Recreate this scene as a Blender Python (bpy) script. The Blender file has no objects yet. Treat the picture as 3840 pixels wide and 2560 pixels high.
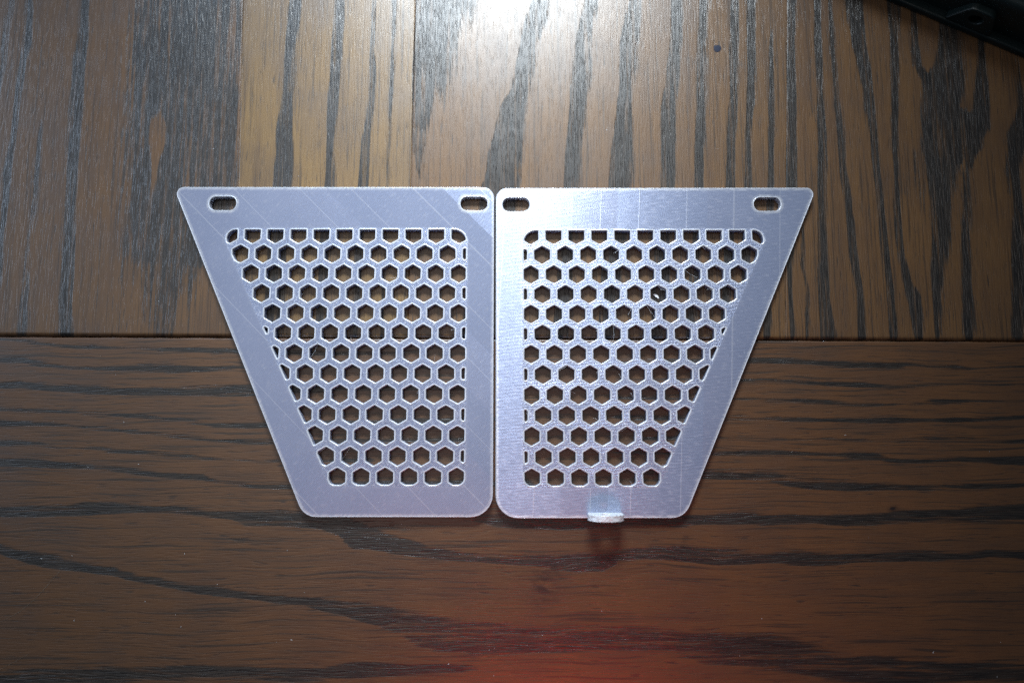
import bpy, math, random
import numpy as np
from mathutils import Vector, Matrix
from mathutils.geometry import delaunay_2d_cdt

random.seed(7)
rng = np.random.default_rng(7)
scene = bpy.context.scene
COL = scene.collection
MM = 0.001

# ------------------------------------------------------------------ camera
# measured from the photograph: 24 mm lens, 253.5 mm above the table, tipped 6.9 degrees forward
FPX, TH, DIST = 2560.0, 0.1201, 253.47
cam_d = bpy.data.cameras.new("camera")
cam_d.sensor_width = 36.0
cam_d.lens = 24.0
cam_d.clip_start = 0.01
cam_d.clip_end = 20.0
cam_d.dof.use_dof = True
cam_d.dof.focus_distance = (DIST - 2.0) * MM
cam_d.dof.aperture_fstop = 3.5
cam = bpy.data.objects.new("camera", cam_d)
cam.location = (0, -DIST * math.sin(TH) * MM, DIST * math.cos(TH) * MM)
cam.rotation_euler = (TH, 0, 0)
COL.objects.link(cam)
scene.camera = cam

# ------------------------------------------------------------------ world and lamps
world = bpy.data.worlds.new("World")
scene.world = world
world.use_nodes = True
bg = world.node_tree.nodes["Background"]
bg.inputs[0].default_value = (0.62, 0.72, 0.9, 1)
bg.inputs[1].default_value = 0.04

def area(name, loc, target, sx, sy, power, color, spread=180):
    d = bpy.data.lights.new(name, 'AREA')
    d.shape = 'RECTANGLE'
    d.size, d.size_y = sx, sy
    d.energy = power
    d.color = color
    d.spread = math.radians(spread)
    o = bpy.data.objects.new(name, d)
    o.location = loc
    v = Vector(target) - Vector(loc)
    o.rotation_euler = v.to_track_quat('-Z', 'Y').to_euler()
    COL.objects.link(o)
    return o

area("key_lamp", (0.0, 0.37, 0.28), (-0.01, 0.07, 0.0), 0.18, 0.085, 0.33, (0.88, 0.96, 1.0), 47)
area("fill_lamp", (-0.12, 0.52, 0.36), (-0.05, 0.06, 0.0), 0.40, 0.20, 0.21, (0.50, 0.73, 1.0), 38)
area("overhead_lamp", (-0.16, 0.14, 0.70), (-0.06, 0.03, 0.0), 0.90, 0.70, 0.26, (1.0, 0.95, 0.91), 58)
area("window_lamp", (-0.62, 0.12, 0.21), (-0.17, -0.03, 0.0), 0.50, 0.22, 0.22, (0.62, 0.78, 1.0), 52)
area("red_shirt_bounce", (0.028, -0.26, 0.20), (0.026, -0.145, 0.0), 0.14, 0.10, 0.034, (1.0, 0.045, 0.04), 60)  # added lamp in place of light thrown back by an unseen red shirt

scene.view_settings.view_transform = 'Standard'
scene.view_settings.look = 'None'
scene.view_settings.exposure = 0.0
scene.view_settings.gamma = 1.0
scene.cycles.use_denoising = False
scene.cycles.max_bounces = 8
scene.cycles.sample_clamp_indirect = 4.0

# ------------------------------------------------------------------ helpers
def unproj(px, py, z=0.0):
    """pixel of the 3840 x 2560 photograph -> millimetres on the level plane z (measuring only)"""
    px = np.asarray(px, float); py = np.asarray(py, float)
    dx = (px - 1920) / FPX
    dv = -(py - 1280) / FPX
    wy = dv * math.cos(TH) + math.sin(TH)
    wz = dv * math.sin(TH) - math.cos(TH)
    k = (z - DIST * math.cos(TH)) / wz
    return dx * k, -DIST * math.sin(TH) + wy * k

def link(name, me, mat=None, parent=None):
    o = bpy.data.objects.new(name, me)
    if mat:
        me.materials.append(mat)
    COL.objects.link(o)
    if parent:
        o.parent = parent
    return o

def empty(name, loc, rz=0.0):
    o = bpy.data.objects.new(name, None)
    o.location = loc
    o.rotation_euler = (0, 0, rz)
    o.empty_display_size = 0.01
    COL.objects.link(o)
    return o

def tag(o, label=None, cat=None, group=None, kind=None):
    if label: o["label"] = label
    if cat: o["category"] = cat
    if group: o["group"] = group
    if kind: o["kind"] = kind
    return o

class NT:
    """small node-tree writer"""
    def __init__(self, name):
        self.m = bpy.data.materials.new(name)
        self.m.use_nodes = True
        self.t = self.m.node_tree
        self.p = self.t.nodes["Principled BSDF"]
    def n(self, kind, **kw):
        nd = self.t.nodes.new(kind)
        for k, v in kw.items():
            setattr(nd, k, v)
        return nd
    def put(self, sock, v):
        if isinstance(v, bpy.types.NodeSocket):
            self.t.links.new(v, sock)
        else:
            sock.default_value = v
    def math(self, op, a, b=0.0, c=0.0, clamp=False):
        nd = self.n("ShaderNodeMath", operation=op, use_clamp=clamp)
        self.put(nd.inputs[0], a); self.put(nd.inputs[1], b); self.put(nd.inputs[2], c)
        return nd.outputs[0]
    def xyz(self, v):
        nd = self.n("ShaderNodeSeparateXYZ"); self.put(nd.inputs[0], v)
        return nd.outputs
    def vec(self, x, y, z):
        nd = self.n("ShaderNodeCombineXYZ")
        self.put(nd.inputs[0], x); self.put(nd.inputs[1], y); self.put(nd.inputs[2], z)
        return nd.outputs[0]
    def noise(self, v, scale=1.0, detail=2.0, rough=0.5, dist=0.0):
        nd = self.n("ShaderNodeTexNoise")
        self.put(nd.inputs["Vector"], v)
        nd.inputs["Scale"].default_value = scale
        nd.inputs["Detail"].default_value = detail
        nd.inputs["Roughness"].default_value = rough
        nd.inputs["Distortion"].default_value = dist
        return nd.outputs[0]
    def ramp(self, v, lo, hi, a=0.0, b=1.0, smooth=True):
        nd = self.n("ShaderNodeMapRange", interpolation_type='SMOOTHSTEP' if smooth else 'LINEAR')
        self.put(nd.inputs[0], v)
        self.put(nd.inputs[1], lo); self.put(nd.inputs[2], hi)
        nd.inputs[3].default_value = a; nd.inputs[4].default_value = b
        return nd.outputs[0]
    def mix(self, f, a, b):
        nd = self.n("ShaderNodeMix", data_type='RGBA')
        self.put(nd.inputs[0], f); self.put(nd.inputs[6], a); self.put(nd.inputs[7], b)
        return nd.outputs[2]
    def attr(self, name):
        nd = self.n("ShaderNodeAttribute", attribute_name=name)
        return nd.outputs["Fac"]
    def obj(self):
        return self.n("ShaderNodeTexCoord").outputs["Object"]
    def bump(self, h, strength, dist):
        nd = self.n("ShaderNodeBump")
        nd.inputs["Strength"].default_value = strength
        nd.inputs["Distance"].default_value = dist
        self.put(nd.inputs["Height"], h)
        return nd.outputs[0]

def rgb(r, g, b):
    return (r, g, b, 1.0)

# ------------------------------------------------------------------ wood material
def wood(name, axis):
    """axis: 1 = grain along y, 0 = grain along x"""
    w = NT(name)
    o = w.xyz(w.obj())
    c, a = (o[0], o[1]) if axis == 1 else (o[1], o[0])      # across, along (metres)
    # slow waviness of the fibres
    wob = w.noise(w.vec(w.math('MULTIPLY', c, 30), w.math('MULTIPLY', a, 22), 0.0), 1.0, 2.0)
    wob = w.math('MULTIPLY', w.math('SUBTRACT', wob, 0.5), 0.004 if axis == 0 else 0.0012)
    c2 = w.math('ADD', c, wob)
    def strand(fc, fa, det=2.0, z=0.0, rough=0.55):
        return w.noise(w.vec(w.math('MULTIPLY', c2, fc), w.math('MULTIPLY', a, fa), z), 1.0, det, rough)
    fib = strand(900, 28, 3.0, 1.3)
    fine = strand(2300, 90, 2.0, 4.1)
    mid = strand(260, 14, 3.0, 8.7)
    pore = strand(2100, 150, 1.0, 2.2)
    cloud = w.noise(w.vec(w.math('MULTIPLY', c, 55), w.math('MULTIPLY', a, 40), 3.0), 1.0, 3.0, 0.6)
    fleck = w.noise(w.vec(w.math('MULTIPLY', c, 420), w.math('MULTIPLY', a, 170), 6.0), 1.0, 3.0, 0.6)
    band = w.attr("band")
    tone = w.attr("tone")
    e = w.math('ADD', w.math('MULTIPLY', band, 0.88), w.math('MULTIPLY', w.math('SUBTRACT', fib, 0.5), 1.05))
    e = w.math('ADD', e, w.math('MULTIPLY', w.math('SUBTRACT', fine, 0.5), 0.45))
    e = w.math('ADD', e, w.math('MULTIPLY', w.math('SUBTRACT', fleck, 0.5), 0.30))
    dark = w.ramp(e, 0.28, 0.60)
    poremask = w.math('MULTIPLY', w.ramp(pore, 0.60, 0.74), w.ramp(fib, 0.42, 0.58))
    light = w.mix(tone, rgb(0.102, 0.0425, 0.0172), rgb(0.190, 0.108, 0.036))
    light = w.mix(w.ramp(cloud, 0.30, 0.72), light, w.mix(0.40, light, rgb(0.050, 0.024, 0.013)))
    light = w.mix(w.math('MULTIPLY', w.ramp(mid, 0.45, 0.75), 0.45), light, rgb(0.060, 0.032, 0.019))
    light = w.mix(w.math('MULTIPLY', w.ramp(fine, 0.50, 0.70), 0.40), light, rgb(0.050, 0.028, 0.018))
    light = w.mix(w.math('MULTIPLY', poremask, 0.80), light, rgb(0.020, 0.016, 0.014))
    streak = strand(1300, 26, 2.0, 12.3)
    light = w.mix(w.math('MULTIPLY', w.ramp(streak, 0.54, 0.68), 0.60 if axis == 1 else 0.85), light, rgb(0.030, 0.020, 0.014))
    drk = w.mix(w.ramp(fine, 0.38, 0.66), rgb(0.0105, 0.0088, 0.0078), rgb(0.029, 0.021, 0.0155))
    drk = w.mix(w.math('MULTIPLY', w.ramp(fib, 0.47, 0.36), 0.45), drk, light)
    col = w.mix(dark, light, drk)
    col = w.mix(w.math('MULTIPLY', w.attr("stain"), w.ramp(fleck, 0.36, 0.60)), col, rgb(0.014, 0.008, 0.007))
    w.put(w.p.inputs["Base Color"], col)
    w.put(w.p.inputs["Roughness"], w.ramp(fleck, 0.3, 0.7, 0.46, 0.56))
    w.p.inputs["Specular IOR Level"].default_value = 0.22
    w.p.inputs["Coat Weight"].default_value = 1.0
    w.put(w.p.inputs["Coat Roughness"], w.ramp(cloud, 0.3, 0.7, 0.29, 0.36))
    # open grain: shallow grooves, deeper in the dark early wood
    groove = w.math('MULTIPLY', w.ramp(fine, 0.35, 0.65), w.ramp(dark, 0.0, 1.0, 0.25, 1.0))
    pit = w.math('MULTIPLY', w.ramp(pore, 0.52, 0.66), w.ramp(dark, 0.0, 1.0, 0.35, 1.0))
    h = w.math('ADD', w.math('MULTIPLY', groove, -0.6), w.math('MULTIPLY', pit, -1.0))
    h = w.math('ADD', h, w.math('MULTIPLY', fleck, 0.35))
    nb = w.bump(h, 0.7, 0.00010)
    w.put(w.p.inputs["Normal"], nb)
    w.put(w.p.inputs["Coat Normal"], w.bump(h, 0.55, 0.00009))
    return w.m

MAT_TOP = wood("oak_grain_across", 1)
MAT_END = wood("oak_grain_along", 0)

# ------------------------------------------------------------------ the grain figure (dark bands), measured in photograph pixels
# vertical boards: (strength, soft left, soft right, [(y, x_left, x_right), ...])
V = [
 (1.0, 8, 8, [(-250, 60, 85), (0, 33, 57), (150, 10, 33), (245, 2, 27), (320, -20, 8), (700, -90, -60)]),
 (1.0, 6, 6, [(-250, 130, 150), (0, 102, 124), (163, 84, 116), (245, 71, 98), (330, 57, 84), (450, 43, 71), (530, 33, 60), (640, 16, 43), (760, 8, 33), (860, -4, 16), (1000, -18, 4), (1260, -40, -20)]),
 (0.62, 8, 8, [(440, 150, 160), (480, 143, 163), (640, 122, 150), (760, 108, 135), (860, 94, 122), (960, 88, 110), (1085, 80, 108), (1270, 58, 98)]),
 (1.0, 14, 5, [(-250, 320, 350), (0, 304, 339), (163, 286, 330), (245, 273, 320), (400, 263, 314), (530, 253, 300), (640, 247, 292), (760, 241, 288), (920, 233, 282), (1040, 230, 277), (1130, 226, 270), (1270, 222, 280)]),
 (0.70, 60, 10, [(-250, 500, 925), (0, 484, 909), (163, 465, 904), (245, 453, 904), (400, 445, 900), (530, 440, 890), (640, 432, 892), (800, 430, 880), (920, 440, 860), (1000, 470, 830)]),
 (0.58, 60, 60, [(880, 430, 850), (1000, 470, 780), (1100, 500, 740), (1200, 530, 700), (1270, 540, 660)]),
 (0.95, 5, 12, [(-250, 1105, 1150), (0, 1086, 1129), (80, 1078, 1127), (163, 1068, 1105), (245, 1062, 1096), (330, 1058, 1093), (400, 1048, 1099), (490, 1035, 1097), (570, 1035, 1103), (640, 1026, 1103), (900, 1005, 1080), (1270, 985, 1060)]),
 (0.50, 10, 25, [(80, 1110, 1135), (245, 1092, 1140), (400, 1090, 1130), (560, 1090, 1115)]),
 (1.0, 5, 12, [(-250, 1270, 1300), (0, 1254, 1290), (80, 1250, 1288), (200, 1241, 1284), (300, 1233, 1278), (400, 1227, 1266), (490, 1227, 1258), (640, 1221, 1258), (900, 1200, 1240), (1270, 1180, 1216)]),
 (0.90, 4, 6, [(-250, 1412, 1425), (0, 1399, 1413), (100, 1392, 1407), (200, 1386, 1403), (260, 1384, 1412), (350, 1380, 1407), (450, 1370, 1399), (530, 1353, 1390), (640, 1346, 1384), (900, 1325, 1365), (1270, 1310, 1340)]),
 (0.90, 4, 6, [(-250, 1470, 1490), (0, 1468, 1489), (100, 1468, 1484), (163, 1469, 1478), (230, 1464, 1478), (330, 1460, 1476), (430, 1454, 1467), (530, 1452, 1464), (640, 1448, 1457), (900, 1440, 1452), (1270, 1425, 1440)]),
 (0.74, 3, 45, [(-250, 1570, 1860), (0, 1560, 1795), (163, 1550, 1729), (245, 1547, 1720), (330, 1543, 1695), (410, 1541, 1648), (490, 1540, 1617), (560, 1542, 1592), (640, 1560, 1588), (680, 1570, 1580)]),
 (0.85, 5, 18, [(-250, 2060, 2120), (0, 1993, 2055), (80, 1966, 2056), (163, 1950, 2018), (245, 1932, 2008), (330, 1920, 1997), (400, 1872, 1975), (490, 1856, 1966), (570, 1830, 1968), (640, 1824, 1950), (690, 1806, 1958), (900, 1770, 1925), (1270, 1725, 1880)]),
 (0.90, 5, 22, [(-250, 2245, 2310), (0, 2189, 2250), (80, 2175, 2230), (163, 2157, 2208), (245, 2146, 2216), (330, 2138, 2214), (400, 2134, 2200), (490, 2126, 2189), (570, 2120, 2185), (640, 2116, 2181), (900, 2100, 2160), (1270, 2070, 2130)]),
 (0.92, 5, 18, [(-250, 2420, 2470), (0, 2359, 2410), (80, 2340, 2406), (163, 2324, 2393), (245, 2322, 2390), (330, 2322, 2374), (400, 2312, 2373), (490, 2302, 2373), (570, 2289, 2373), (640, 2287, 2371), (900, 2262, 2345), (1270, 2240, 2310)]),
 (0.95, 5, 12, [(-250, 2540, 2580), (0, 2516, 2561), (163, 2510, 2557), (245, 2500, 2553), (330, 2491, 2544), (400, 2481, 2540), (490, 2479, 2536), (640, 2477, 2538), (900, 2455, 2520), (1270, 2440, 2490)]),
 (0.95, 5, 10, [(-250, 2630, 2670), (0, 2622, 2667), (163, 2614, 2648), (245, 2610, 2651), (400, 2612, 2651), (490, 2606, 2647), (640, 2604, 2642), (900, 2595, 2630), (1270, 2570, 2610)]),
 (1.0, 5, 6, [(-250, 2750, 2780), (0, 2740, 2773), (163, 2734, 2769), (330, 2734, 2769), (490, 2726, 2761), (640, 2724, 2759), (900, 2716, 2750), (1270, 2700, 2735)]),
 (1.0, 5, 6, [(-250, 2806, 2842), (0, 2802, 2838), (163, 2802, 2834), (330, 2800, 2834), (490, 2793, 2820), (640, 2793, 2822), (900, 2785, 2815), (1270, 2770, 2800)]),
 (0.9, 5, 6, [(120, 2888, 2896), (200, 2884, 2900), (400, 2882, 2903), (640, 2880, 2903), (900, 2870, 2900), (1270, 2862, 2890)]),
 (1.0, 3, 6, [(-250, 2957, 2990), (0, 2952, 2986), (163, 2952, 2980), (330, 2950, 2986), (490, 2948, 2988), (640, 2947, 2990), (800, 2947, 2986), (960, 2950, 2975), (1100, 2955, 2970), (1270, 2964, 2980)]),
 (0.7, 6, 6, [(850, 3004, 3018), (1000, 3002, 3017), (1080, 3020, 3034), (1270, 3020, 3040)]),
 (1.0, 6, 6, [(-250, 3040, 3066), (0, 3051, 3076), (163, 3053, 3080), (245, 3060, 3084), (330, 3064, 3088), (400, 3064, 3092), (490, 3066, 3100), (640, 3068, 3104), (760, 3064, 3104), (900, 3064, 3102), (1000, 3066, 3108), (1130, 3070, 3113), (1270, 3078, 3142)]),
 (1.0, 6, 6, [(-250, 3098, 3106), (0, 3106, 3117), (163, 3110, 3133), (245, 3121, 3139), (330, 3129, 3145), (400, 3129, 3153), (490, 3137, 3166), (640, 3147, 3176), (730, 3160, 3194), (850, 3174, 3206), (960, 3184, 3215), (1030, 3198, 3227), (1100, 3213, 3239), (1270, 3217, 3254)]),
 (1.0, 10, 6, [(-250, 3140, 3228), (0, 3166, 3239), (80, 3176, 3243), (163, 3194, 3249), (245, 3217, 3266), (330, 3235, 3274), (400, 3241, 3280), (490, 3255, 3288), (640, 3272, 3302), (760, 3284, 3313), (880, 3296, 3327), (1000, 3313, 3341), (1100, 3325, 3353), (1270, 3337, 3368)]),
 (0.95, 8, 8, [(-250, 3310, 3380), (0, 3321, 3378), (120, 3333, 3376), (245, 3333, 3372), (400, 3339, 3372), (490, 3341, 3366), (640, 3347, 3369), (850, 3353, 3380), (960, 3368, 3394), (1050, 3386, 3419), (1110, 3398, 3451), (1160, 3410, 3460), (1270, 3430, 3466)]),
 (0.9, 8, 8, [(-250, 3390, 3420), (40, 3411, 3437), (163, 3415, 3445), (245, 3423, 3462), (300, 3450, 3500)]),
 (0.85, 10, 18, [(-250, 3500, 3590), (100, 3517, 3612), (163, 3513, 3625), (245, 3498, 3632), (300, 3452, 3630), (400, 3448, 3607), (460, 3448, 3700), (560, 3452, 3690), (620, 3474, 3600), (760, 3488, 3576), (900, 3492, 3570), (1040, 3492, 3548), (1100, 3494, 3530), (1270, 3504, 3533)]),
 (0.55, 30, 20, [(560, 3410, 3480), (700, 3410, 3480), (800, 3440, 3480)]),
 (0.9, 10, 14, [(-250, 3640, 3680), (245, 3664, 3702), (300, 3656, 3709), (400, 3647, 3718), (480, 3640, 3710), (640, 3611, 3642), (820, 3611, 3643), (920, 3600, 3647), (1050, 3604, 3647), (1270, 3611, 3662)]),
 (0.8, 10, 10, [(-250, 3790, 3810), (230, 3807, 3823), (400, 3815, 3845), (500, 3775, 3850), (640, 3772, 3830), (760, 3790, 3840), (1000, 3790, 3850), (1270, 3790, 3850)]),
]
V_LIGHT = [(0.75, 6, 6, [(445, 570, 612), (480, 563, 621), (540, 562, 618), (580, 566, 600), (640, 572, 582), (700, 574, 580)]),
           (0.3, 8, 8, [(180, 882, 892), (280, 884, 896), (330, 884, 892)])]
# long end board: (strength, soft top, soft bottom, [(x, y_top, y_bottom), ...])
H = [
 (0.9, 6, 5, [(-300, 1262, 1274), (0, 1268, 1280), (100, 1272, 1287), (200, 1287, 1299), (300, 1295, 1307), (450, 1297, 1311), (600, 1297, 1315), (720, 1303, 1319), (900, 1309, 1325), (1200, 1315, 1335), (1600, 1312, 1326)]),
 (0.85, 8, 6, [(-300, 1350, 1372), (0, 1340, 1358), (70, 1333, 1360), (150, 1354, 1376), (240, 1366, 1382), (370, 1372, 1389), (500, 1366, 1393), (650, 1364, 1397), (750, 1372, 1395), (910, 1366, 1380), (1300, 1360, 1378), (1800, 1370, 1390), (2200, 1362, 1380)]),
 (0.95, 10, 5, [(-300, 1440, 1470), (0, 1429, 1456), (80, 1423, 1454), (160, 1444, 1464), (300, 1448, 1476), (450, 1452, 1480), (570, 1452, 1487), (700, 1450, 1487), (930, 1440, 1487), (1300, 1430, 1465), (1800, 1440, 1462)]),
 (0.85, 7, 6, [(-300, 1520, 1540), (0, 1525, 1542), (120, 1531, 1544), (250, 1538, 1553), (400, 1544, 1557), (500, 1552, 1568), (600, 1560, 1574), (700, 1570, 1587), (800, 1582, 1601), (950, 1582, 1607), (1400, 1570, 1600), (1900, 1560, 1580)]),
 (0.85, 8, 6, [(-300, 1560, 1590), (0, 1572, 1601), (100, 1582, 1599), (250, 1589, 1603), (400, 1599, 1615), (500, 1609, 1627), (600, 1617, 1638), (700, 1627, 1650), (800, 1642, 1656), (950, 1646, 1668), (1400, 1640, 1662), (1900, 1640, 1656)]),
 (0.8, 7, 7, [(-300, 1650, 1680), (0, 1652, 1672), (140, 1654, 1671), (220, 1670, 1684), (350, 1672, 1689), (500, 1684, 1703), (600, 1693, 1707), (720, 1703, 1721), (850, 1715, 1729), (950, 1721, 1733), (1400, 1715, 1735)]),
 (0.85, 8, 6, [(-300, 1700, 1740), (0, 1713, 1748), (100, 1713, 1750), (200, 1727, 1754), (300, 1738, 1760), (400, 1744, 1764), (500, 1754, 1778), (600, 1768, 1791), (760, 1776, 1801), (800, 1796, 1811), (950, 1809, 1829), (1050, 1816, 1832), (1500, 1800, 1830), (2000, 1800, 1820)]),
 (0.95, 10, 5, [(-300, 1900, 1946), (0, 1898, 1938), (200, 1890, 1936), (330, 1882, 1932), (500, 1889, 1922), (600, 1892, 1924), (760, 1904, 1936), (870, 1911, 1947), (920, 1912, 1969), (1100, 1918, 1973), (1200, 1918, 1985), (1270, 1922, 2004), (1318, 1946, 2056), (1380, 1972, 2057), (1465, 2001, 2073), (1550, 2026, 2085), (1633, 2052, 2094), (1717, 2068, 2106), (1800, 2075, 2108), (1920, 2079, 2117), (2004, 2083, 2123), (2088, 2085, 2136), (2172, 2073, 2142), (2256, 2068, 2140), (2300, 2064, 2124), (2320, 2062, 2102), (2425, 2052, 2094), (2551, 2047, 2100), (2677, 2060, 2119), (2762, 2062, 2119), (2880, 2071, 2112), (3006, 2060, 2121), (3132, 2075, 2117), (3259, 2073, 2106), (3364, 2066, 2106), (3470, 2064, 2102), (3596, 2068, 2098), (3722, 2058, 2087), (3840, 2064, 2094), (4100, 2060, 2090)]),
 (0.55, 30, 20, [(1180, 1940, 1990), (1300, 1945, 2020), (1420, 1950, 2010), (1520, 1960, 2010), (1600, 1975, 2000)]),
 (0.62, 8, 8, [(860, 2016, 2026), (900, 2013, 2040), (960, 2020, 2047), (1030, 2022, 2044), (1060, 2030, 2036)]),
 (0.55, 8, 8, [(1160, 1985, 2000), (1220, 1990, 2003), (1290, 1994, 2004)]),
 (0.95, 12, 5, [(1700, 1930, 1938), (1751, 1930, 1944), (1800, 1925, 1958), (1860, 1920, 1974), (1920, 1916, 1981), (2088, 1916, 1986), (2214, 1920, 1982), (2383, 1930, 1968), (2467, 1930, 1969), (2551, 1930, 1975), (2635, 1929, 1967), (2762, 1921, 1967), (2880, 1926, 1970), (3048, 1927, 1961), (3175, 1929, 1973), (3301, 1925, 1963), (3406, 1913, 1963), (3511, 1910, 1961), (3637, 1902, 1959), (3840, 1890, 1948), (4100, 1880, 1930)]),
 (0.92, 12, 5, [(-300, 2000, 2035), (0, 2043, 2077), (84, 2060, 2106), (168, 2073, 2127), (252, 2094, 2138), (337, 2113, 2148), (421, 2125, 2159), (505, 2150, 2180), (589, 2163, 2195), (673, 2186, 2214), (800, 2199, 2232), (960, 2226, 2249), (1044, 2235, 2260), (1128, 2235, 2270), (1212, 2243, 2290), (1297, 2250, 2312), (1381, 2258, 2338), (1465, 2268, 2362)]),
 (0.66, 18, 10, [(1300, 2256, 2310), (1400, 2262, 2345), (1507, 2270, 2392), (1558, 2279, 2422), (1633, 2304, 2447), (1760, 2321, 2460), (1920, 2342, 2460), (2046, 2352, 2456), (2215, 2346, 2447), (2341, 2338, 2439), (2509, 2346, 2447), (2635, 2348, 2489), (2762, 2359, 2505), (2880, 2365, 2520), (3006, 2390, 2532), (3132, 2426, 2556), (3259, 2443, 2570), (3511, 2460, 2590), (3840, 2470, 2600), (4100, 2480, 2600)]),
 (0.85, 10, 10, [(-300, 2540, 2600), (0, 2523, 2580), (126, 2506, 2560), (252, 2498, 2566), (379, 2498, 2566), (547, 2502, 2556), (757, 2489, 2544), (960, 2496, 2547), (1086, 2502, 2560), (1212, 2500, 2552), (1318, 2481, 2547), (1423, 2477, 2540), (1549, 2489, 2531), (1680, 2489, 2520), (1800, 2500, 2512)]),
 # right half
 (0.5, 16, 16, [(2400, 1296, 1310), (2760, 1294, 1310), (3084, 1294, 1308), (3288, 1293, 1321), (3492, 1297, 1325), (3696, 1305, 1322), (3900, 1300, 1320)]),
 (0.8, 9, 7, [(2300, 1345, 1360), (2880, 1340, 1362), (3002, 1344, 1368), (3125, 1350, 1376), (3247, 1358, 1382), (3370, 1359, 1384), (3420, 1364, 1378), (3492, 1372, 1387), (3574, 1370, 1391), (3696, 1378, 1391), (3840, 1364, 1384), (4100, 1355, 1380)]),
 (0.7, 6, 6, [(2300, 1415, 1430), (2880, 1418, 1432), (3002, 1423, 1440), (3125, 1427, 1450), (3247, 1433, 1456), (3329, 1446, 1460), (3451, 1438, 1452), (3615, 1442, 1452), (3737, 1436, 1450), (3840, 1435, 1446), (4100, 1430, 1446)]),
 (0.75, 8, 6, [(2300, 1485, 1500), (2880, 1489, 1507), (3043, 1495, 1517), (3186, 1507, 1521), (3288, 1505, 1521), (3410, 1507, 1517), (3533, 1495, 1517), (3655, 1493, 1507), (3840, 1493, 1507), (4100, 1490, 1507)]),
 (0.85, 8, 6, [(2300, 1555, 1575), (2880, 1562, 1582), (3002, 1562, 1584), (3125, 1568, 1584), (3227, 1570, 1587), (3349, 1564, 1589), (3492, 1570, 1582), (3574, 1564, 1587), (3696, 1560, 1578), (3840, 1554, 1572), (4100, 1550, 1570)]),
 (0.75, 7, 6, [(2300, 1632, 1648), (2880, 1638, 1652), (3002, 1636, 1650), (3125, 1638, 1652), (3247, 1644, 1658), (3370, 1642, 1660), (3492, 1640, 1656), (3655, 1638, 1654), (3840, 1644, 1662), (4100, 1644, 1660)]),
 (0.85, 8, 6, [(2300, 1690, 1705), (2880, 1687, 1707), (3002, 1691, 1713), (3125, 1700, 1713), (3206, 1695, 1721), (3288, 1699, 1725), (3370, 1717, 1738), (3451, 1719, 1740), (3574, 1709, 1731), (3696, 1709, 1736), (3840, 1713, 1746), (4100, 1715, 1746)]),
 (0.85, 14, 6, [(2300, 1750, 1775), (2700, 1756, 1796), (2880, 1764, 1807), (2962, 1787, 1825), (3064, 1789, 1836), (3206, 1803, 1844), (3329, 1811, 1840), (3492, 1817, 1840), (3655, 1809, 1836), (3840, 1807, 1831), (4100, 1800, 1826)]),
 (0.5, 12, 12, [(3500, 2290, 2300), (3650, 2285, 2304), (3800, 2272, 2290), (4000, 2262, 2285)]),
]
STAINS = [(2040, 2195, 45, 80, 0.85), (2072, 2140, 26, 26, 0.8), (2575, 2022, 8, 14, 0.9), (3352, 1905, 18, 7, 1.6), (3340, 1910, 14, 6, 1.2)]
S_END = unproj([0, 870, 2880, 3840], [1260, 1266, 1275.5, 1279])     # the seam, on the table
SEAM = np.polyfit(S_END[0], S_END[1], 1)

def seam_y(x):
    return SEAM[0] * x + SEAM[1]

def sstep(x):
    x = np.clip(x, 0, 1)
    return x * x * (3 - 2 * x)

def to_px(x, y):
    cy, cz = -DIST * math.sin(TH), DIST * math.cos(TH)
    dy, dz = y - cy, -cz
    d = dy * math.sin(TH) - dz * math.cos(TH)
    u = dy * math.cos(TH) + dz * math.sin(TH)
    return 1920 + FPX * x / d, 1280 - FPX * u / d

def band_field(bands, along, across, base=None, soft=1.9):
    f = np.zeros_like(along) if base is None else base
    for s, sa, sb, pts in bands:
        p = np.array(pts, float)
        m = (along >= p[0, 0] - 40) & (along <= p[-1, 0] + 40)
        al, ac = along[m], across[m]
        lo = np.interp(al, p[:, 0], p[:, 1]); hi = np.interp(al, p[:, 0], p[:, 2])
        sa2, sb2 = sa * soft, sb * soft
        v = sstep((ac - lo) / sa2 * 0.5 + 0.5) * sstep((hi - ac) / sb2 * 0.5 + 0.5)
        end = sstep((al - p[0, 0] + 40) / 60) * sstep((p[-1, 0] + 40 - al) / 60)
        f[m] = np.maximum(f[m], s * v * end)
    return f

def far_bands(lo, hi, a0, a1, seed):
    """plain random figure for the table outside the photograph"""
    r = np.random.default_rng(seed); out = []; q = lo
    while q < hi:
        wdt = r.uniform(14, 46); ph = r.uniform(0, 6)
        aa = np.arange(a0, a1, 160.0)
        out.append((r.uniform(.7, 1), 7, 9, [(t, q + 25 * math.sin(t / 700 + ph), q + wdt * (0.8 + .3 * math.sin(t / 430 + ph)) + 25 * math.sin(t / 700 + ph)) for t in aa]))
        q += wdt + r.uniform(35, 110)
    return out

V_ALL = V + far_bands(-2600, -120, -2600, 1300, 3) + far_bands(3900, 6400, -2600, 1300, 4)
# above the frame the boards carry on
H_ALL = H + far_bands(2640, 4200, -2600, 6400, 5)

def axis_lines(lo, hi, f0, f1, fine, coarse):
    """fine spacing inside f0..f1, coarse outside"""
    a = np.arange(max(lo, f0), min(hi, f1), fine) if min(hi, f1) > max(lo, f0) else np.array([])
    l = np.arange(lo, min(f0, hi), coarse) if f0 > lo else np.array([])
    r_ = np.arange(max(f1, lo), hi, coarse) if f1 < hi else np.array([])
    v = np.unique(np.concatenate([l, a, r_, [hi]]))
    keep = np.concatenate([[True], np.diff(v) > fine * 0.3])
    v = v[keep]; v[-1] = hi
    return v

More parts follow.
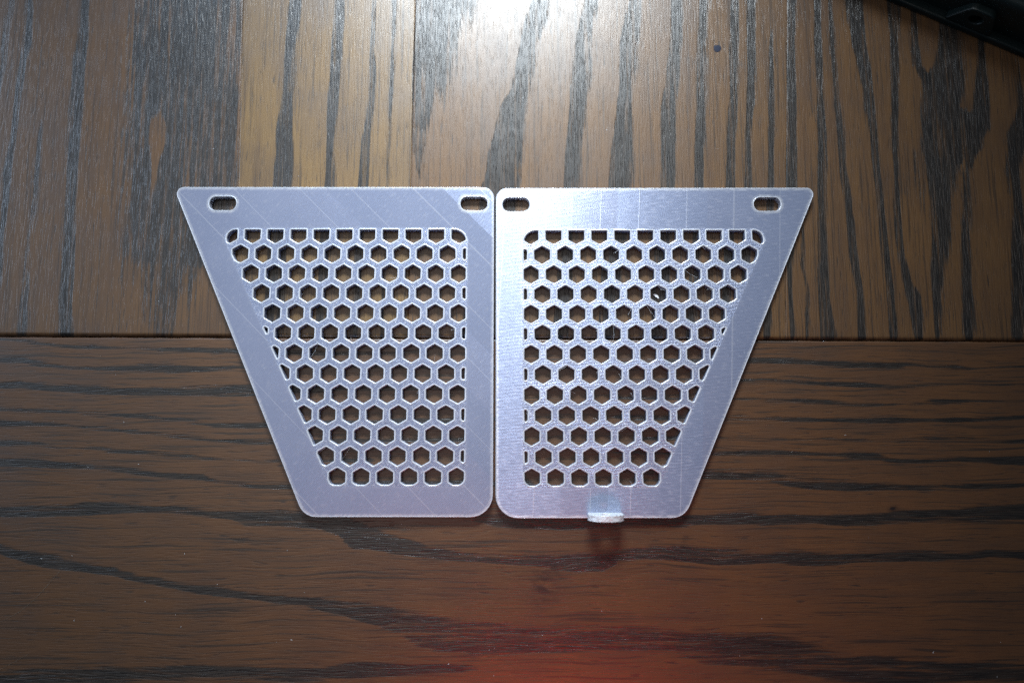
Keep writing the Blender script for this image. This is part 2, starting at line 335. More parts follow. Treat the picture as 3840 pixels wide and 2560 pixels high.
def board(name, left, right, y0f, y1f, us, vs, mat, bands, vertical, tone, parent):
    """left/right: x at (v) ; us in 0..1 ; grid of top face plus a skirt going down"""
    nu, nv = len(us), len(vs)
    Uu, Vv = np.meshgrid(us, vs)                       # rows: v
    X = left(Uu, Vv); Y = right(Uu, Vv)
    px, py = to_px(X, Y)
    if vertical:
        b = band_field(bands, py, px)
        for s, sa, sb, pts in V_LIGHT:
            b -= band_field([(s, sa, sb, pts)], py, px)
    else:
        b = band_field(bands, px, py, soft=1.9)
    st = np.zeros_like(px)
    for cx, cy, rx, ry, s in STAINS:
        st = np.maximum(st, s * np.exp(-((px - cx) / rx) ** 2 - ((py - cy) / ry) ** 2))
    Z = np.zeros_like(X)
    # eased edge along the long seam
    dseam = np.abs(Y - seam_y(X))
    edge = np.clip(1 - dseam / 0.7, 0, 1)
    Z -= 0.22 * edge ** 2
    co = np.stack([X, Y, Z], -1).reshape(-1, 3)
    idx = np.arange(nu * nv).reshape(nv, nu)
    q = np.stack([idx[:-1, :-1], idx[:-1, 1:], idx[1:, 1:], idx[1:, :-1]], -1).reshape(-1, 4)
    rim = np.concatenate([idx[0, :], idx[1:, -1], idx[-1, -2::-1], idx[-2:0:-1, 0]])
    low = co[rim].copy(); low[:, 2] = -22.0
    n0 = len(co); nr = len(rim)
    co = np.concatenate([co, low])
    k = np.arange(nr); k2 = (k + 1) % nr
    skirt = np.stack([rim[k2], rim[k], n0 + k, n0 + k2], -1)
    faces = np.concatenate([q, skirt])
    me = bpy.data.meshes.new(name)
    me.vertices.add(len(co)); me.vertices.foreach_set("co", (co * MM).astype(np.float32).ravel())
    me.loops.add(faces.size); me.loops.foreach_set("vertex_index", faces.astype(np.int32).ravel())
    me.polygons.add(len(faces))
    me.polygons.foreach_set("loop_start", np.arange(0, faces.size, 4, dtype=np.int32))
    me.update(calc_edges=True)
    for an, arr in (("band", b), ("tone", np.full_like(b, tone)), ("stain", st)):
        a = me.attributes.new(an, 'FLOAT', 'POINT')
        full = np.concatenate([arr.ravel(), arr.ravel()[rim]])
        a.data.foreach_set("value", full.astype(np.float32))
    return link(name, me, mat, parent)

table = empty("table", (0, 0, 0))
tag(table, "dark stained wooden table top with striped boards and a cross-grained end board", "table")

xl = lambda p0, p1: np.polyfit(*[np.array(v) for v in (unproj([p0[0], p1[0]], [p0[1], p1[1]])[1], unproj([p0[0], p1[0]], [p0[1], p1[1]])[0])], 1)
J = [xl((911, 0), (880, 1250)), xl((1557, 0), (1528, 1250)), xl((2951, 0), (2945, 1250))]
XMIN, XMAX, YMAX, YMIN = -430.0, 430.0, 420.0, -330.0
ygrid = axis_lines(0.0, YMAX, 0.0, 175.0, 1.5, 12.0)          # distance above the seam
edges = [lambda y: np.full_like(y, XMIN)] + [(lambda c: (lambda y: c[0] * y + c[1]))(c) for c in J] + [lambda y: np.full_like(y, XMAX)]
tones = [0.30, 1.0, 0.42, 0.35]
gap = 0.02
for i in range(4):
    le, re = edges[i], edges[i + 1]
    w0 = float(le(np.array([60.0]))[0]); w1 = float(re(np.array([60.0]))[0])
    xs = axis_lines(w0, w1, -205.0, 205.0, 0.5, 8.0)
    us = (xs - w0) / (w1 - w0)
    rag = np.random.default_rng(20 + i)
    def fx(U, Vv, le=le, re=re):
        y = Vv + SEAM[1]
        a = le(y) + gap; c = re(y) - gap
        return a + U * (c - a)
    def fy(U, Vv, fx=fx, rag=rag):
        x = fx(U, Vv)
        r = 0.16 * np.sin(x * 0.9) * np.sin(x * 0.23 + 1) + 0.12 * np.sin(x * 2.7 + 2) * np.sin(x * .61) + 0.08
        return seam_y(x) + 0.28 + np.where(Vv < 0.01, r, 0) + Vv
    board("plank", fx, fy, None, None, us, ygrid, MAT_TOP, V_ALL, True, tones[i], table)
xs = axis_lines(XMIN, XMAX, -205.0, 205.0, 1.6, 10.0)
us = (xs - XMIN) / (XMAX - XMIN)
vs = axis_lines(0.0, -YMIN, 0.0, 150.0, 0.5, 8.0)
def fx(U, Vv):
    return XMIN + U * (XMAX - XMIN)
def fy(U, Vv):
    x = fx(U, Vv)
    r = 0.10 * np.sin(x * 0.31) * np.sin(x * 0.11 + 2) + 0.04 * np.sin(x * 1.9)
    return seam_y(x) - 0.28 + np.where(Vv < 0.01, r, 0) - Vv
b_ = board("plank", fx, fy, None, None, us, vs[::-1].copy(), MAT_END, H_ALL, False, 0.1, table)
# a dark batten under the seam closes the gap between the boards
def box_mesh(name, x0, x1, y0, y1, z0, z1):
    me = bpy.data.meshes.new(name)
    v = [(x, y, z) for z in (z0, z1) for y in (y0, y1) for x in (x0, x1)]
    f = [(0, 2, 3, 1), (4, 5, 7, 6), (0, 1, 5, 4), (2, 6, 7, 3), (0, 4, 6, 2), (1, 3, 7, 5)]
    me.from_pydata([tuple(c * MM for c in p) for p in v], [], f)
    me.update()
    return me
w = NT("dark_batten_wood")
w.put(w.p.inputs["Base Color"], rgb(0.02, 0.015, 0.012))
link("batten", box_mesh("batten", XMIN + 5, XMAX - 5, SEAM[1] - 20, SEAM[1] + 20, -34, -22.2), w.m, table)

# ------------------------------------------------------------------ silver print material
def silk(name, angle, zone_angle, zone_w, line_p, cell=False, seed=0.0, line_amt=1.0, rough=0.39, glossy=0.43):
    """shiny printed plastic; the laid lines run at `angle`, zones of infill underneath are bounded by lines at zone_angle"""
    w = NT(name)
    o = w.xyz(w.obj())
    ca, sa = math.cos(angle), math.sin(angle)
    across = w.math('ADD', w.math('MULTIPLY', o[0], -sa), w.math('MULTIPLY', o[1], ca))
    along = w.math('ADD', w.math('MULTIPLY', o[0], ca), w.math('MULTIPLY', o[1], sa))
    cz, sz = math.cos(zone_angle), math.sin(zone_angle)
    zc = w.math('ADD', w.math('MULTIPLY', o[0], -sz), w.math('MULTIPLY', o[1], cz))
    jit = w.noise(w.vec(w.math('MULTIPLY', zc, 35), seed, 0.0), 1.0, 2.0)
    zq = w.math('ADD', w.math('DIVIDE', zc, zone_w), w.math('MULTIPLY', jit, 1.6))
    zf = w.math('FRACT', zq); zi = w.math('FLOOR', zq)
    rnd = w.n("ShaderNodeTexWhiteNoise", noise_dimensions='1D')
    w.put(rnd.inputs["W"], w.math('ADD', zi, seed))
    zrand = rnd.outputs[0]
    zline = w.math('SUBTRACT', 1.0, w.ramp(w.math('ABSOLUTE', w.math('SUBTRACT', zf, 0.5)), 0.0, 0.022))
    # laid beads
    wav = w.math('SINE', w.math('ADD', w.math('MULTIPLY', across, 2 * math.pi / line_p),
                                w.math('MULTIPLY', w.noise(w.vec(w.math('MULTIPLY', across, 900), w.math('MULTIPLY', along, 60), seed), 1.0, 1.0), 2.2)))
    amp = w.ramp(w.noise(w.vec(w.math('MULTIPLY', across, 120), w.math('MULTIPLY', along, 40), seed + 3), 1.0, 2.0), 0.3, 0.7, 0.35, 1.0)
    grit = w.noise(w.obj(), 2600.0, 2.0, 0.6)
    blot = w.noise(w.obj(), 60.0, 3.0, 0.55)
    drag = w.noise(w.vec(w.math('MULTIPLY', across, 1600), w.math('MULTIPLY', along, 330), seed + 9), 1.0, 2.0)
    base = w.mix(blot, rgb(0.250, 0.285, 0.408), rgb(0.335, 0.365, 0.49))
    base = w.mix(w.math('MULTIPLY', zrand, 0.25), base, rgb(0.24, 0.29, 0.43))
    base = w.mix(w.math('MULTIPLY', zline, 0.28 if not cell else 0.0), base, rgb(0.72, 0.72, 0.76))
    base = w.mix(w.math('MULTIPLY', w.ramp(drag, 0.52, 0.72), 0.30), base, rgb(0.50, 0.50, 0.57))
    fle = w.noise(w.obj(), 1500.0, 2.0, 0.65)
    if cell:
        base = w.mix(w.math('MULTIPLY', w.ramp(fle, 0.54, 0.68), 0.55), base, rgb(0.70, 0.70, 0.76))
        base = w.mix(w.math('MULTIPLY', w.ramp(fle, 0.46, 0.34), 0.40), base, rgb(0.20, 0.19, 0.25))
    else:
        tick = w.math('MULTIPLY', w.ramp(w.attr("rim"), 0.05, 0.75), w.ramp(drag, 0.34, 0.60, 0.25, 0.75))
        base = w.mix(tick, base, rgb(0.62, 0.63, 0.68))
        base = w.mix(w.math('MULTIPLY', w.ramp(fle, 0.66, 0.78), 0.5), base, rgb(0.75, 0.76, 0.80))
    w.put(w.p.inputs["Base Color"], base)
    w.p.inputs["Metallic"].default_value = glossy
    w.put(w.p.inputs["Roughness"], w.ramp(drag, 0.3, 0.7, rough - 0.05, rough + 0.06))
    w.p.inputs["Anisotropic"].default_value = 0.85 if not cell else 0.35
    # highlights stretch across the beads
    ang = w.math('ADD', angle + math.pi / 2, w.math('MULTIPLY', w.math('SUBTRACT', zrand, 0.5), 0.16 if line_amt > 1 else 0.55))
    w.put(w.p.inputs["Tangent"], w.vec(w.math('COSINE', ang), w.math('SINE', ang), 0.0))
    h = w.math('MULTIPLY', w.math('MULTIPLY', wav, amp), 0.5 * line_amt)
    h = w.math('ADD', h, w.math('MULTIPLY', drag, 0.6))
    h = w.math('ADD', h, w.math('MULTIPLY', grit, 1.2 if cell else 0.45))
    if not cell:
        h = w.math('ADD', h, w.math('MULTIPLY', zline, 0.45))
    w.put(w.p.inputs["Normal"], w.bump(h, 0.6, 0.00014 if cell else 0.00004))
    return w.m

# ------------------------------------------------------------------ printed plates
def fillet(poly, radii, seg=8):
    """round the corners of a polygon (counter-clockwise)"""
    out = []
    n = len(poly)
    for i in range(n):
        p = Vector(poly[i]); a = Vector(poly[i - 1]); b = Vector(poly[(i + 1) % n])
        r = radii[i] if isinstance(radii, (list, tuple)) else radii
        u = (a - p); v = (b - p)
        lu, lv = u.length, v.length
        u.normalize(); v.normalize()
        ang = u.angle(v, math.pi)
        if r <= 1e-6 or ang > math.radians(176):
            out.append(tuple(p)); continue
        t = min(r / math.tan(ang / 2), 0.48 * lu, 0.48 * lv)
        r2 = t * math.tan(ang / 2)
        c = p + (u + v).normalized() * (r2 / math.sin(ang / 2))
        s0 = p + u * t - c; s1 = p + v * t - c
        a0 = math.atan2(s0.y, s0.x); a1 = math.atan2(s1.y, s1.x)
        d = (a1 - a0 + math.pi) % (2 * math.pi) - math.pi
        m = max(2, min(seg, int(abs(d) / 0.22) + 1)) if r2 > 0.8 else 3
        for k in range(m + 1):
            q = a0 + d * k / m
            out.append((c.x + r2 * math.cos(q), c.y + r2 * math.sin(q)))
    return out

def clip(poly, conv):
    out = list(poly)
    for i in range(len(conv)):
        a = conv[i]; b = conv[(i + 1) % len(conv)]
        src, out = out, []
        if not src: break
        side = lambda p: (b[0] - a[0]) * (p[1] - a[1]) - (b[1] - a[1]) * (p[0] - a[0])
        for j in range(len(src)):
            p, q = src[j - 1], src[j]
            sp, sq = side(p), side(q)
            if (sp >= 0) != (sq >= 0):
                t = sp / (sp - sq)
                out.append((p[0] + t * (q[0] - p[0]), p[1] + t * (q[1] - p[1])))
            if sq >= 0:
                out.append(q)
    return out

def poly_area(p):
    return 0.5 * sum(p[i - 1][0] * p[i][1] - p[i][0] * p[i - 1][1] for i in range(len(p)))

def tidy(p, eps=0.12):
    out = []
    for q in p:
        if not out or math.hypot(q[0] - out[-1][0], q[1] - out[-1][1]) > eps:
            out.append(q)
    while len(out) > 2 and math.hypot(out[0][0] - out[-1][0], out[0][1] - out[-1][1]) <= eps:
        out.pop()
    return out

def inset(loop, d):
    """move a closed loop to its left by d (left of travel)"""
    n = len(loop); out = []
    for i in range(n):
        a, p, b = Vector(loop[i - 1]), Vector(loop[i]), Vector(loop[(i + 1) % n])
        e0 = (p - a).normalized(); e1 = (b - p).normalized()
        n0 = Vector((-e0.y, e0.x)); n1 = Vector((-e1.y, e1.x))
        m = n0 + n1
        if m.length < 1e-6: m = n0
        m.normalize()
        k = 1.0 / max(0.55, m.dot(n1))
        out.append(tuple(p + m * d * k))
    return out

def slab(name, outer, holes, z0, z1, bev, mat, parent, plain=(), xform=None, bead=None, ticks=0.0):
    """flat piece with holes. outer is CCW, holes CW; loops whose index is in `plain` (0 = outer, 1.. = holes)
    get no wall and no rounded rim (they butt against a neighbour)"""
    loops = [list(outer)] + [list(h) for h in holes]
    if poly_area(loops[0]) < 0: loops[0].reverse()
    for h in loops[1:]:
        if poly_area(h) > 0: h.reverse()
    V_, F_, S_ = [], [], []
    tops, bots = [], []
    for li, lp in enumerate(loops):
        n = len(lp)
        if li in plain:
            a = len(V_); V_ += [(x, y, z1) for x, y in lp]
            b = len(V_); V_ += [(x, y, z0) for x, y in lp]
            tops.append((a, lp)); bots.append((b, lp)); continue
        prof = [(bev, z1), (bev * 0.80, z1 + 0.05), (bev * 0.52, z1 + 0.07), (bev * 0.26, z1 + 0.0), (bev * 0.07, z1 - 0.14), (0.0, z1 - 0.34), (0.0, z0)] if bead else [(bev, z1), (bev * 0.62, z1 - bev * 0.08), (bev * 0.29, z1 - bev * 0.29), (bev * 0.08, z1 - bev * 0.62), (0.0, z1 - bev), (0.0, z0)]
        starts = []
        for d, z in prof:
            starts.append(len(V_))
            V_ += [(x, y, z) for x, y in (inset(lp, d) if d else lp)]
        for r in range(len(prof) - 1):
            for k in range(n):
                k2 = (k + 1) % n
                F_.append((starts[r] + k, starts[r + 1] + k, starts[r + 1] + k2, starts[r] + k2)); S_.append(r < len(prof) - 2)
        tops.append((starts[0], inset(lp, bev))); bots.append((starts[-1], lp))
    rimv = set()
    if bead:
        rimv = set(range(len(V_)))
        soft = set(k for li in plain for st, lp in (tops[li],) for k in range(st, st + len(lp)))
    extra = []
    if ticks:
        for st, lp in tops:
            ring = inset(lp, ticks)
            a = len(V_); V_ += [(x, y, z1) for x, y in ring]
            extra.append((a, ring))
    for sets, flip in ((tops + extra, False), (bots, True)):
        pts, faces, back = [], [], []
        for st, lp in sets:
            faces.append(list(range(len(pts), len(pts) + len(lp))))
            pts += [Vector(p) for p in lp]
            back += [st + k for k in range(len(lp))]
        edges_ = [(fc[k], fc[(k + 1) % len(fc)]) for fc in faces for k in range(len(fc))]
        vo, eo, fo, ov, oe, of = delaunay_2d_cdt(pts, edges_, [], 0, 1e-5)
        cen = np.array([[sum(vo[k].x for k in f) / len(f), sum(vo[k].y for k in f) / len(f)] for f in fo])
        odd = np.zeros(len(fo), int)
        for _, lp in (bots if flip else tops):
            q0 = np.array(lp); q1 = np.roll(q0, -1, 0)
            for (xa, ya), (xb, yb) in zip(q0, q1):
                if ya == yb: continue
                hit = ((ya > cen[:, 1]) != (yb > cen[:, 1])) & (cen[:, 0] < (xb - xa) * (cen[:, 1] - ya) / (yb - ya) + xa)
                odd += hit
        fo = [f for f, k in zip(fo, odd) if k % 2 == 1]
        mp = []
        for k, src in enumerate(ov):
            if src:
                mp.append(back[src[0]])
            else:
                mp.append(len(V_)); V_.append((vo[k].x, vo[k].y, z0 if flip else z1))
        for f in fo:
            g = [mp[k] for k in f]
            if len(set(g)) < 3: continue
            pa = poly_area([(V_[k][0], V_[k][1]) for k in g])
            if (pa < 0) != flip: g.reverse()
            F_.append(tuple(g)); S_.append(False)
    co = [Vector(v) for v in V_]
    if xform: co = [xform @ v for v in co]
    me = bpy.data.meshes.new(name)
    me.from_pydata([tuple(v * MM) for v in co], [], F_)
    me.polygons.foreach_set("use_smooth", S_)
    me.update()
    o = link(name, me, mat, parent)
    if bead:
        me.materials.append(bead)
        at = me.attributes.new("rim", 'FLOAT', 'POINT')
        at.data.foreach_set("value", [0.3 if k in soft else 1.0 if k in rimv else 0.0 for k in range(len(V_))])
        me.polygons.foreach_set("material_index", [1 if k else 0 for k in S_])
    return o

PITCH, HEXR = 8.60, 3.34
T_PLATE = 2.4
def plate_shapes(sx):
    """sx = -1: wide side to the left, +1: mirrored. All in mm about the lattice origin"""
    m = lambda pts: [(sx * -1 * x, y) for x, y in pts] if sx > 0 else list(pts)
    sl = (-91.13 + 64.40) / (16.88 + 43.73)                       # outer slant dx/dy
    ox = lambda y: -91.13 + (y - 16.88) * sl
    outer = [(13.0, -66.1), (13.0, 55.6), (ox(55.6), 55.6), (ox(-66.1), -66.1)]
    outer = fillet(outer, [8.0, 4.2, 2.6, 7.0], 14)
    si = (-75.28 + 51.86) / (9.79 + 40.24)
    ix = lambda y: -75.28 + (y - 9.79) * si
    inner = [(2.5, -54.7), (2.5, 39.0), (ix(39.0), 39.0), (ix(-54.7), -54.7)]
    inner_r = fillet(inner, [2.4, 4.4, 3.4, 1.8], 10)
    rim = fillet([(3.22, -55.42), (3.22, 39.72), (ix(39.72) - 0.8, 39.72), (ix(-55.42) - 0.8, -55.42)], [2.8, 4.8, 3.8, 2.2], 10)
    cells = []
    for r in range(1, 14):
        y = -(r - 6) * PITCH * math.sqrt(3) / 2
        for i in range(-1, 13):
            x = -i * PITCH - (0.0 if r % 2 else 0.5 * PITCH)
            hx = [(x + HEXR * math.cos(math.radians(90 + 60 * k)), y + HEXR * math.sin(math.radians(90 + 60 * k))) for k in range(6)]
            c = tidy(clip(hx, inner_r))
            if len(c) < 3 or poly_area(c) < 1.1: continue
            whole = abs(poly_area(c) - poly_area(hx)) < 0.05
            jit = [(p[0] + random.uniform(-.05, .05), p[1] + random.uniform(-.05, .05)) for p in c]
            cells.append(fillet(jit, 0.38 if whole else 0.55))
    def slot(cx, cy):
        a, b = 5.0, 2.58
        return fillet([(cx - a, cy - b), (cx + a, cy - b), (cx + a, cy + b), (cx - a, cy + b)], 2.4, 12)
    slots = [slot(-89.2, 49.2), slot(5.4, 49.2)]
    return m(outer), m(rim), [m(c) for c in cells], [m(s) for s in slots]

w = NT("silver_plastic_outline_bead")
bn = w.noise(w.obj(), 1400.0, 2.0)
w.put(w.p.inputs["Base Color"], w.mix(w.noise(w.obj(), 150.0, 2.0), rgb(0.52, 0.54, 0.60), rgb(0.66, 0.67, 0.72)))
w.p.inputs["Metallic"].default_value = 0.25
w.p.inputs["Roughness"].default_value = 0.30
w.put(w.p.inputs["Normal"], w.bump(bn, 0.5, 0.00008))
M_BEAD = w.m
def make_plate(name, sx, loc, rz, m_border, m_cells, label):
    root = empty(name, (loc[0] * MM, loc[1] * MM, 0.0003), rz)
    tag(root, label, "printed panel", "pair of honeycomb panels laid side by side")
    outer, rim, cells, slots = plate_shapes(sx)
    slab("border", outer, slots + [rim], 0.0, T_PLATE, 0.42, m_border, root, plain=(len(slots) + 1,), bead=M_BEAD, ticks=1.1)
    slab("honeycomb_grid", rim, cells, 0.0, T_PLATE, 0.62, m_cells, root, plain=(0,), bead=M_BEAD)
    return root, cells

S_L = silk("silver_plastic_diagonal_lines", math.radians(45), math.radians(-45), 0.0157, 0.00056, seed=1.0)
S_R = silk("silver_plastic_level_lines", math.radians(-3), math.radians(87), 0.0170, 0.00052, seed=5.0, line_amt=1.5, rough=0.37)
S_LC = silk("silver_plastic_diagonal_grid", math.radians(45), math.radians(-45), 0.0157, 0.00056, cell=True, seed=2.0, rough=0.40)
S_RC = silk("silver_plastic_level_grid", math.radians(-3), math.radians(87), 0.0170, 0.00052, cell=True, seed=7.0, rough=0.40)

left_plate, cells_l = make_plate("vent_panel", -1, (-19.742, 2.713), -0.0007, S_L, S_LC,
    "left silver honeycomb panel with diagonal print lines and a plain lower edge")
right_plate, cells_r = make_plate("vent_panel", 1, (7.003, 2.352), 0.0015, S_R, S_RC,
    "right silver honeycomb panel with an upright tab on its lower edge")

# upright tab of the right plate: rounded ear with a screw hole
w = NT("silver_plastic_tab_lit")
tb = w.noise(w.obj(), 700.0, 3.0)
w.put(w.p.inputs["Base Color"], w.mix(tb, rgb(0.66, 0.69, 0.72), rgb(0.85, 0.86, 0.88)))  # whiter than the plates: strong light on the tab put into the colour
w.p.inputs["Roughness"].default_value = 0.34
w.p.inputs["Metallic"].default_value = 0.15
w.put(w.p.inputs["Normal"], w.bump(tb, 0.9, 0.0006))
S_T = w.m
ear = [(-6.0, T_PLATE - 0.3), (6.0, T_PLATE - 0.3), (6.3, 5.0)] + [(6.3 * math.cos(t), 5.6 + 5.2 * math.sin(t)) for t in np.linspace(0.12, math.pi - 0.12, 18)] + [(-6.3, 5.0)]
hole = [(1.9 * math.cos(t), 6.2 + 1.7 * math.sin(t)) for t in np.linspace(0, 2 * math.pi, 22, endpoint=False)]
# in-plane (x, y) -> (x, up z), thickness z -> depth y (front face looks to +y)
XF = Matrix(((-1, 0, 0, 25.9), (0, 0, 1, -66.3), (0, 1, 0, 0), (0, 0, 0, 1)))
slab("tab", ear, [hole], 0.0, 2.2, 0.25, S_T, right_plate, xform=XF)

# fine wisps of plastic left at the holes
def strands(name, curves, radius, mat, parent):
    V_, F_ = [], []
    for pts in curves:
        n0 = len(V_)
        for i, p in enumerate(pts):
            a = Vector(pts[max(0, i - 1)]); b = Vector(pts[min(len(pts) - 1, i + 1)])
            d = (b - a).normalized()
            s = d.cross(Vector((0, 0, 1)))
            if s.length < 1e-4: s = Vector((1, 0, 0))
            s.normalize(); u = s.cross(d)
            for k in range(3):
                q = 2 * math.pi * k / 3
                V_.append(tuple((Vector(p) + (s * math.cos(q) + u * math.sin(q)) * radius) * MM))
        for i in range(len(pts) - 1):
            for k in range(3):
                k2 = (k + 1) % 3
                F_.append((n0 + 3 * i + k, n0 + 3 * i + k2, n0 + 3 * i + 3 + k2, n0 + 3 * i + 3 + k))
    me = bpy.data.meshes.new(name)
    me.from_pydata(V_, [], F_); me.update()
    return link(name, me, mat, parent)

w = NT("clear_plastic_wisp")
w.put(w.p.inputs["Base Color"], rgb(0.75, 0.75, 0.78)); w.p.inputs["Roughness"].default_value = 0.3
M_WISP = w.m
def wisps(cells, count, seed):
    r = random.Random(seed); out = []
    for _ in range(count):
        c = r.choice(cells); p = r.choice(c); q = r.choice(c)
        L = r.uniform(.15, .5) if r.random() < .8 else 1.0
        mid = ((p[0] + q[0]) / 2 + r.uniform(-.7, .7), (p[1] + q[1]) / 2 + r.uniform(-.7, .7))
        pts = []
        for k in range(6):
            t = L * k / 5
            x = (1 - t) ** 2 * p[0] + 2 * t * (1 - t) * mid[0] + t * t * q[0]
            y = (1 - t) ** 2 * p[1] + 2 * t * (1 - t) * mid[1] + t * t * q[1]
            pts.append((x, y, T_PLATE - 0.1 + 0.5 * t * (1 - t) * r.uniform(-1, 2)))
        out.append(pts)
    return out
tag(strands("stringing", wisps(cells_r, 46, 3), 0.022, M_WISP, right_plate), kind="stuff")
tag(strands("stringing", wisps(cells_l, 26, 4), 0.02, M_WISP, left_plate), kind="stuff")

# ------------------------------------------------------------------ small things on the table
def disc(name, px, py, rx, h, mat, squash=1.0, rz=0.0):
    x, y = (float(v) for v in unproj(px, py))
    ring = 20; V_ = []; F_ = []
    levels = [(1.0, 0.0), (0.96, h * 0.5), (0.75, h * 0.9), (0.4, h)]
    for s, z in levels:
        for k in range(ring):
            t = 2 * math.pi * k / ring
            rr = rx * s * (1 + 0.06 * math.sin(3 * t + 1))
            V_.append((rr * math.cos(t) * MM, rr * squash * math.sin(t) * MM, z * MM))
    for l in range(3):
        for k in range(ring):
            k2 = (k + 1) % ring
            F_.append((l * ring + k, l * ring + k2, (l + 1) * ring + k2, (l + 1) * ring + k))
    F_.append(tuple(3 * ring + k for k in range(ring)))
    me = bpy.data.meshes.new(name); me.from_pydata(V_, [], F_)
    me.polygons.foreach_set("use_smooth", [True] * len(F_)); me.update()
    o = link(name, me, mat)
    o.location = (x * MM, y * MM, 0.00004); o.rotation_euler = (0, 0, rz)
    return o
w = NT("dark_blue_ink")
w.put(w.p.inputs["Base Color"], w.mix(w.noise(w.obj(), 900.0), rgb(0.004, 0.007, 0.022), rgb(0.008, 0.014, 0.040)))
w.p.inputs["Roughness"].default_value = 0.75
tag(disc("ink_spot", 2690, 183, 1.5, 0.08, w.m), "round dark blue ink spot on the striped wood above the right panel", "ink spot")

# white flake lying in a hole of the right plate
fx_, fy_ = (float(v) for v in unproj(2458, 1112))
w = NT("white_plastic_flake")
w.put(w.p.inputs["Base Color"], w.mix(w.noise(w.obj(), 1500.0), rgb(0.7, 0.7, 0.72), rgb(0.85, 0.85, 0.86)))
V_, F_ = [], []
for i in range(7):
    t = i / 6
    wd = 0.34 * math.sin(math.pi * (0.12 + 0.8 * t)) + 0.05
    cx, cy, cz = 2.5 * t - 1.25, 0.25 * math.sin(3 * t), 0.12 + 0.7 * t * t
    for dz in (0.0, 0.09):
        V_ += [(cx, cy - wd, cz + dz), (cx, cy + wd, cz + dz + 0.2)]
for i in range(6):
    a = 4 * i; b = a + 4
    F_ += [(a + 2, b + 2, b + 3, a + 3), (a + 1, b + 1, b, a), (a, b, b + 2, a + 2), (a + 3, b + 3, b + 1, a + 1)]
F_ += [(0, 2, 3, 1), (24, 25, 27, 26)]
me = bpy.data.meshes.new("plastic_flake"); me.from_pydata([tuple(c * MM for c in v) for v in V_], [], F_); me.update()
fl = link("plastic_flake", me, w.m)
fl.location = (fx_ * MM, fy_ * MM, 0.0001); fl.rotation_euler = (0, 0, math.radians(-42))
tag(fl, "tiny white plastic flake lying in a hole of the right panel", "plastic flake")

# hairs on the table
w = NT("pale_hair")
w.put(w.p.inputs["Base Color"], rgb(0.42, 0.36, 0.30)); w.p.inputs["Roughness"].default_value = 0.35
def hair(pxs, label):
    pts = [(float(a), float(b)) for a, b in zip(*unproj([p[0] for p in pxs], [p[1] for p in pxs]))]
    P = [Vector((p[0], p[1], 0)) for p in pts]; out = []
    for i in range(len(P) - 1):
        p0 = P[max(0, i - 1)]; p1 = P[i]; p2 = P[i + 1]; p3 = P[min(len(P) - 1, i + 2)]
        for k in range(6):
            t = k / 6
            q = 0.5 * ((2 * p1) + (p2 - p0) * t + (2 * p0 - 5 * p1 + 4 * p2 - p3) * t * t + (3 * p1 - p0 - 3 * p2 + p3) * t ** 3)
            out.append((q.x, q.y, 0.07))
    out.append((P[-1].x, P[-1].y, 0.07))
    o = strands("hair", [out], 0.055, w.m, None)
    tag(o, label, "hair", "loose hairs on the end board")
hair([(-30, 2345), (60, 2300), (130, 2245), (190, 2180), (228, 2135)], "long curved pale hair at the left edge of the end board")
hair([(-30, 2528), (20, 2498), (60, 2476), (108, 2450)], "short pale hair near the lower left corner of the end board")

# dust on the wood
r = random.Random(12); V_, F_ = [], []
spots = [(852, 106), (800, 367), (784, 418), (800, 558), (1750, 297), (2030, 255), (2275, 488), (1990, 450), (2035, 2380), (1852, 2532), (3258, 2016), (465, 1582), (668, 1610), (520, 1740), (380, 1335), (815, 2190), (2328, 258)]
spots += [(r.uniform(50, 3800), r.uniform(20, 2540)) for _ in range(70)]
for px, py in spots:
    if 640 < px < 3080 and 690 < py < 1960: continue
    x, y = (float(v) for v in unproj(px, py))
    s = r.uniform(.06, .15); e = r.uniform(1, 3.2); q = r.uniform(0, math.pi); n0 = len(V_)
    for dx, dy, dz in ((-1, 0, 0), (1, 0, 0), (0, 1, 0), (0, -1, 0), (0, 0, 1)):
        X_, Y_ = dx * s * e, dy * s
        V_.append(((x + X_ * math.cos(q) - Y_ * math.sin(q)) * MM, (y + X_ * math.sin(q) + Y_ * math.cos(q)) * MM, (0.03 + dz * s) * MM))
    F_ += [(n0, n0 + 3, n0 + 4), (n0 + 3, n0 + 1, n0 + 4), (n0 + 1, n0 + 2, n0 + 4), (n0 + 2, n0, n0 + 4)]
me = bpy.data.meshes.new("dust"); me.from_pydata(V_, [], F_); me.update()
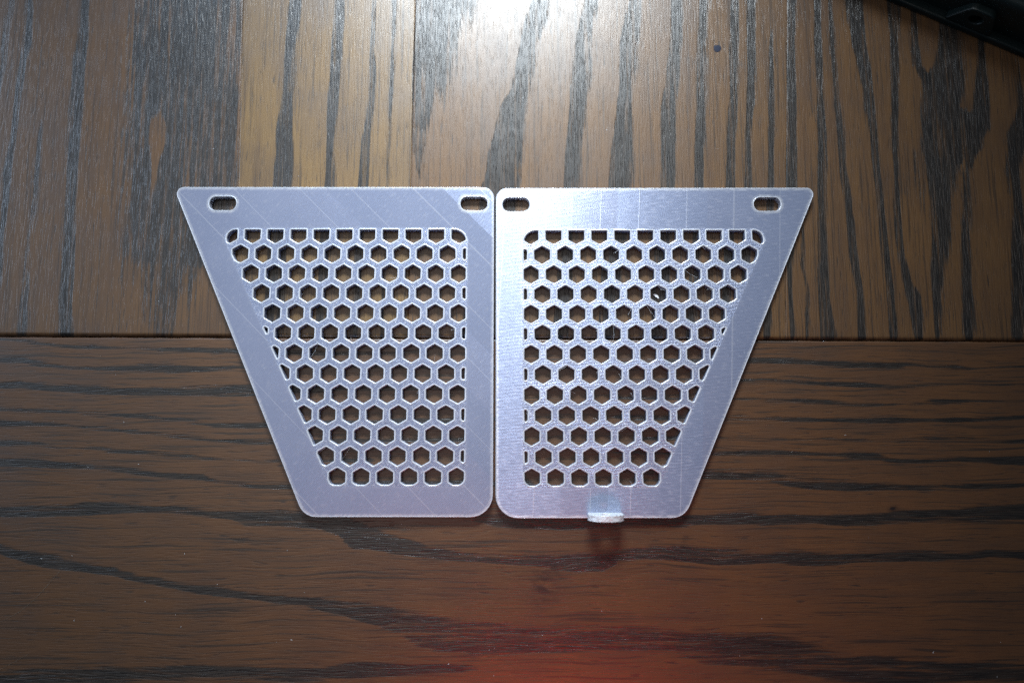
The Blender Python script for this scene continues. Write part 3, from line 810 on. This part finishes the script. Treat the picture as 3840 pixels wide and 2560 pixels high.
w2 = NT("pale_dust"); w2.put(w2.p.inputs["Base Color"], rgb(0.5, 0.5, 0.5)); w2.p.inputs["Roughness"].default_value = 0.6
tag(link("dust", me, w2.m), kind="stuff")

# ------------------------------------------------------------------ dark plastic case at the upper right
w = NT("dark_green_black_plastic")
g = w.noise(w.obj(), 1800.0, 2.0)
w.put(w.p.inputs["Base Color"], w.mix(g, rgb(0.006, 0.013, 0.014), rgb(0.010, 0.020, 0.021)))
w.put(w.p.inputs["Roughness"], w.ramp(w.noise(w.obj(), 90.0), 0.3, 0.7, 0.30, 0.42))
w.put(w.p.inputs["Normal"], w.bump(g, 0.25, 0.00006))
M_CASE = w.m
a0 = np.array([float(v) for v in unproj(3328, 4)]); a1 = np.array([float(v) for v in unproj(3840, 220)])
dirv = (a1 - a0) / np.linalg.norm(a1 - a0)
ang = math.atan2(dirv[1], dirv[0])
case = empty("plastic_case", (a0[0] * MM, a0[1] * MM, 0.0003), ang)
tag(case, "dark green black plastic case with a pierced upright ear at the upper right corner", "plastic case")
# local frame: x along the visible edge, y away from the panels
rect = lambda x0, y0, x1, y1, rr: fillet([(x0, y0), (x1, y0), (x1, y1), (x0, y1)], rr, 10)
slab("flange", rect(-60, 0, 110, 120, 6.0), [], 0.0, 2.2, 0.7, M_CASE, case)
slab("body", rect(-56.5, 3.6, 106.5, 116.5, 7.0), [], 2.2, 17.0, 2.6, M_CASE, case)
slab("lid", rect(-52.0, 8.5, 102, 112, 7.0), [], 17.0, 20.5, 1.8, M_CASE, case)
# ear on the flange edge
ex = np.linalg.norm(np.array([float(v) for v in unproj(3612, 112)]) - a0)
earp = fillet([(-9.5, 0.0), (9.5, 0.0), (4.6, 9.6), (-4.6, 9.6)], [0.5, 0.5, 3.6, 3.6], 12)
earh = [(2.5 * math.cos(t), 5.0 + 2.1 * math.sin(t)) for t in np.linspace(0, 2 * math.pi, 20, endpoint=False)]
XE = Matrix(((1, 0, 0, ex), (0, 0, -1, 3.4), (0, 1, 0, 2.2), (0, 0, 0, 1)))
slab("ear", earp, [earh], 0.0, 3.0, 0.6, M_CASE, case, xform=XE)
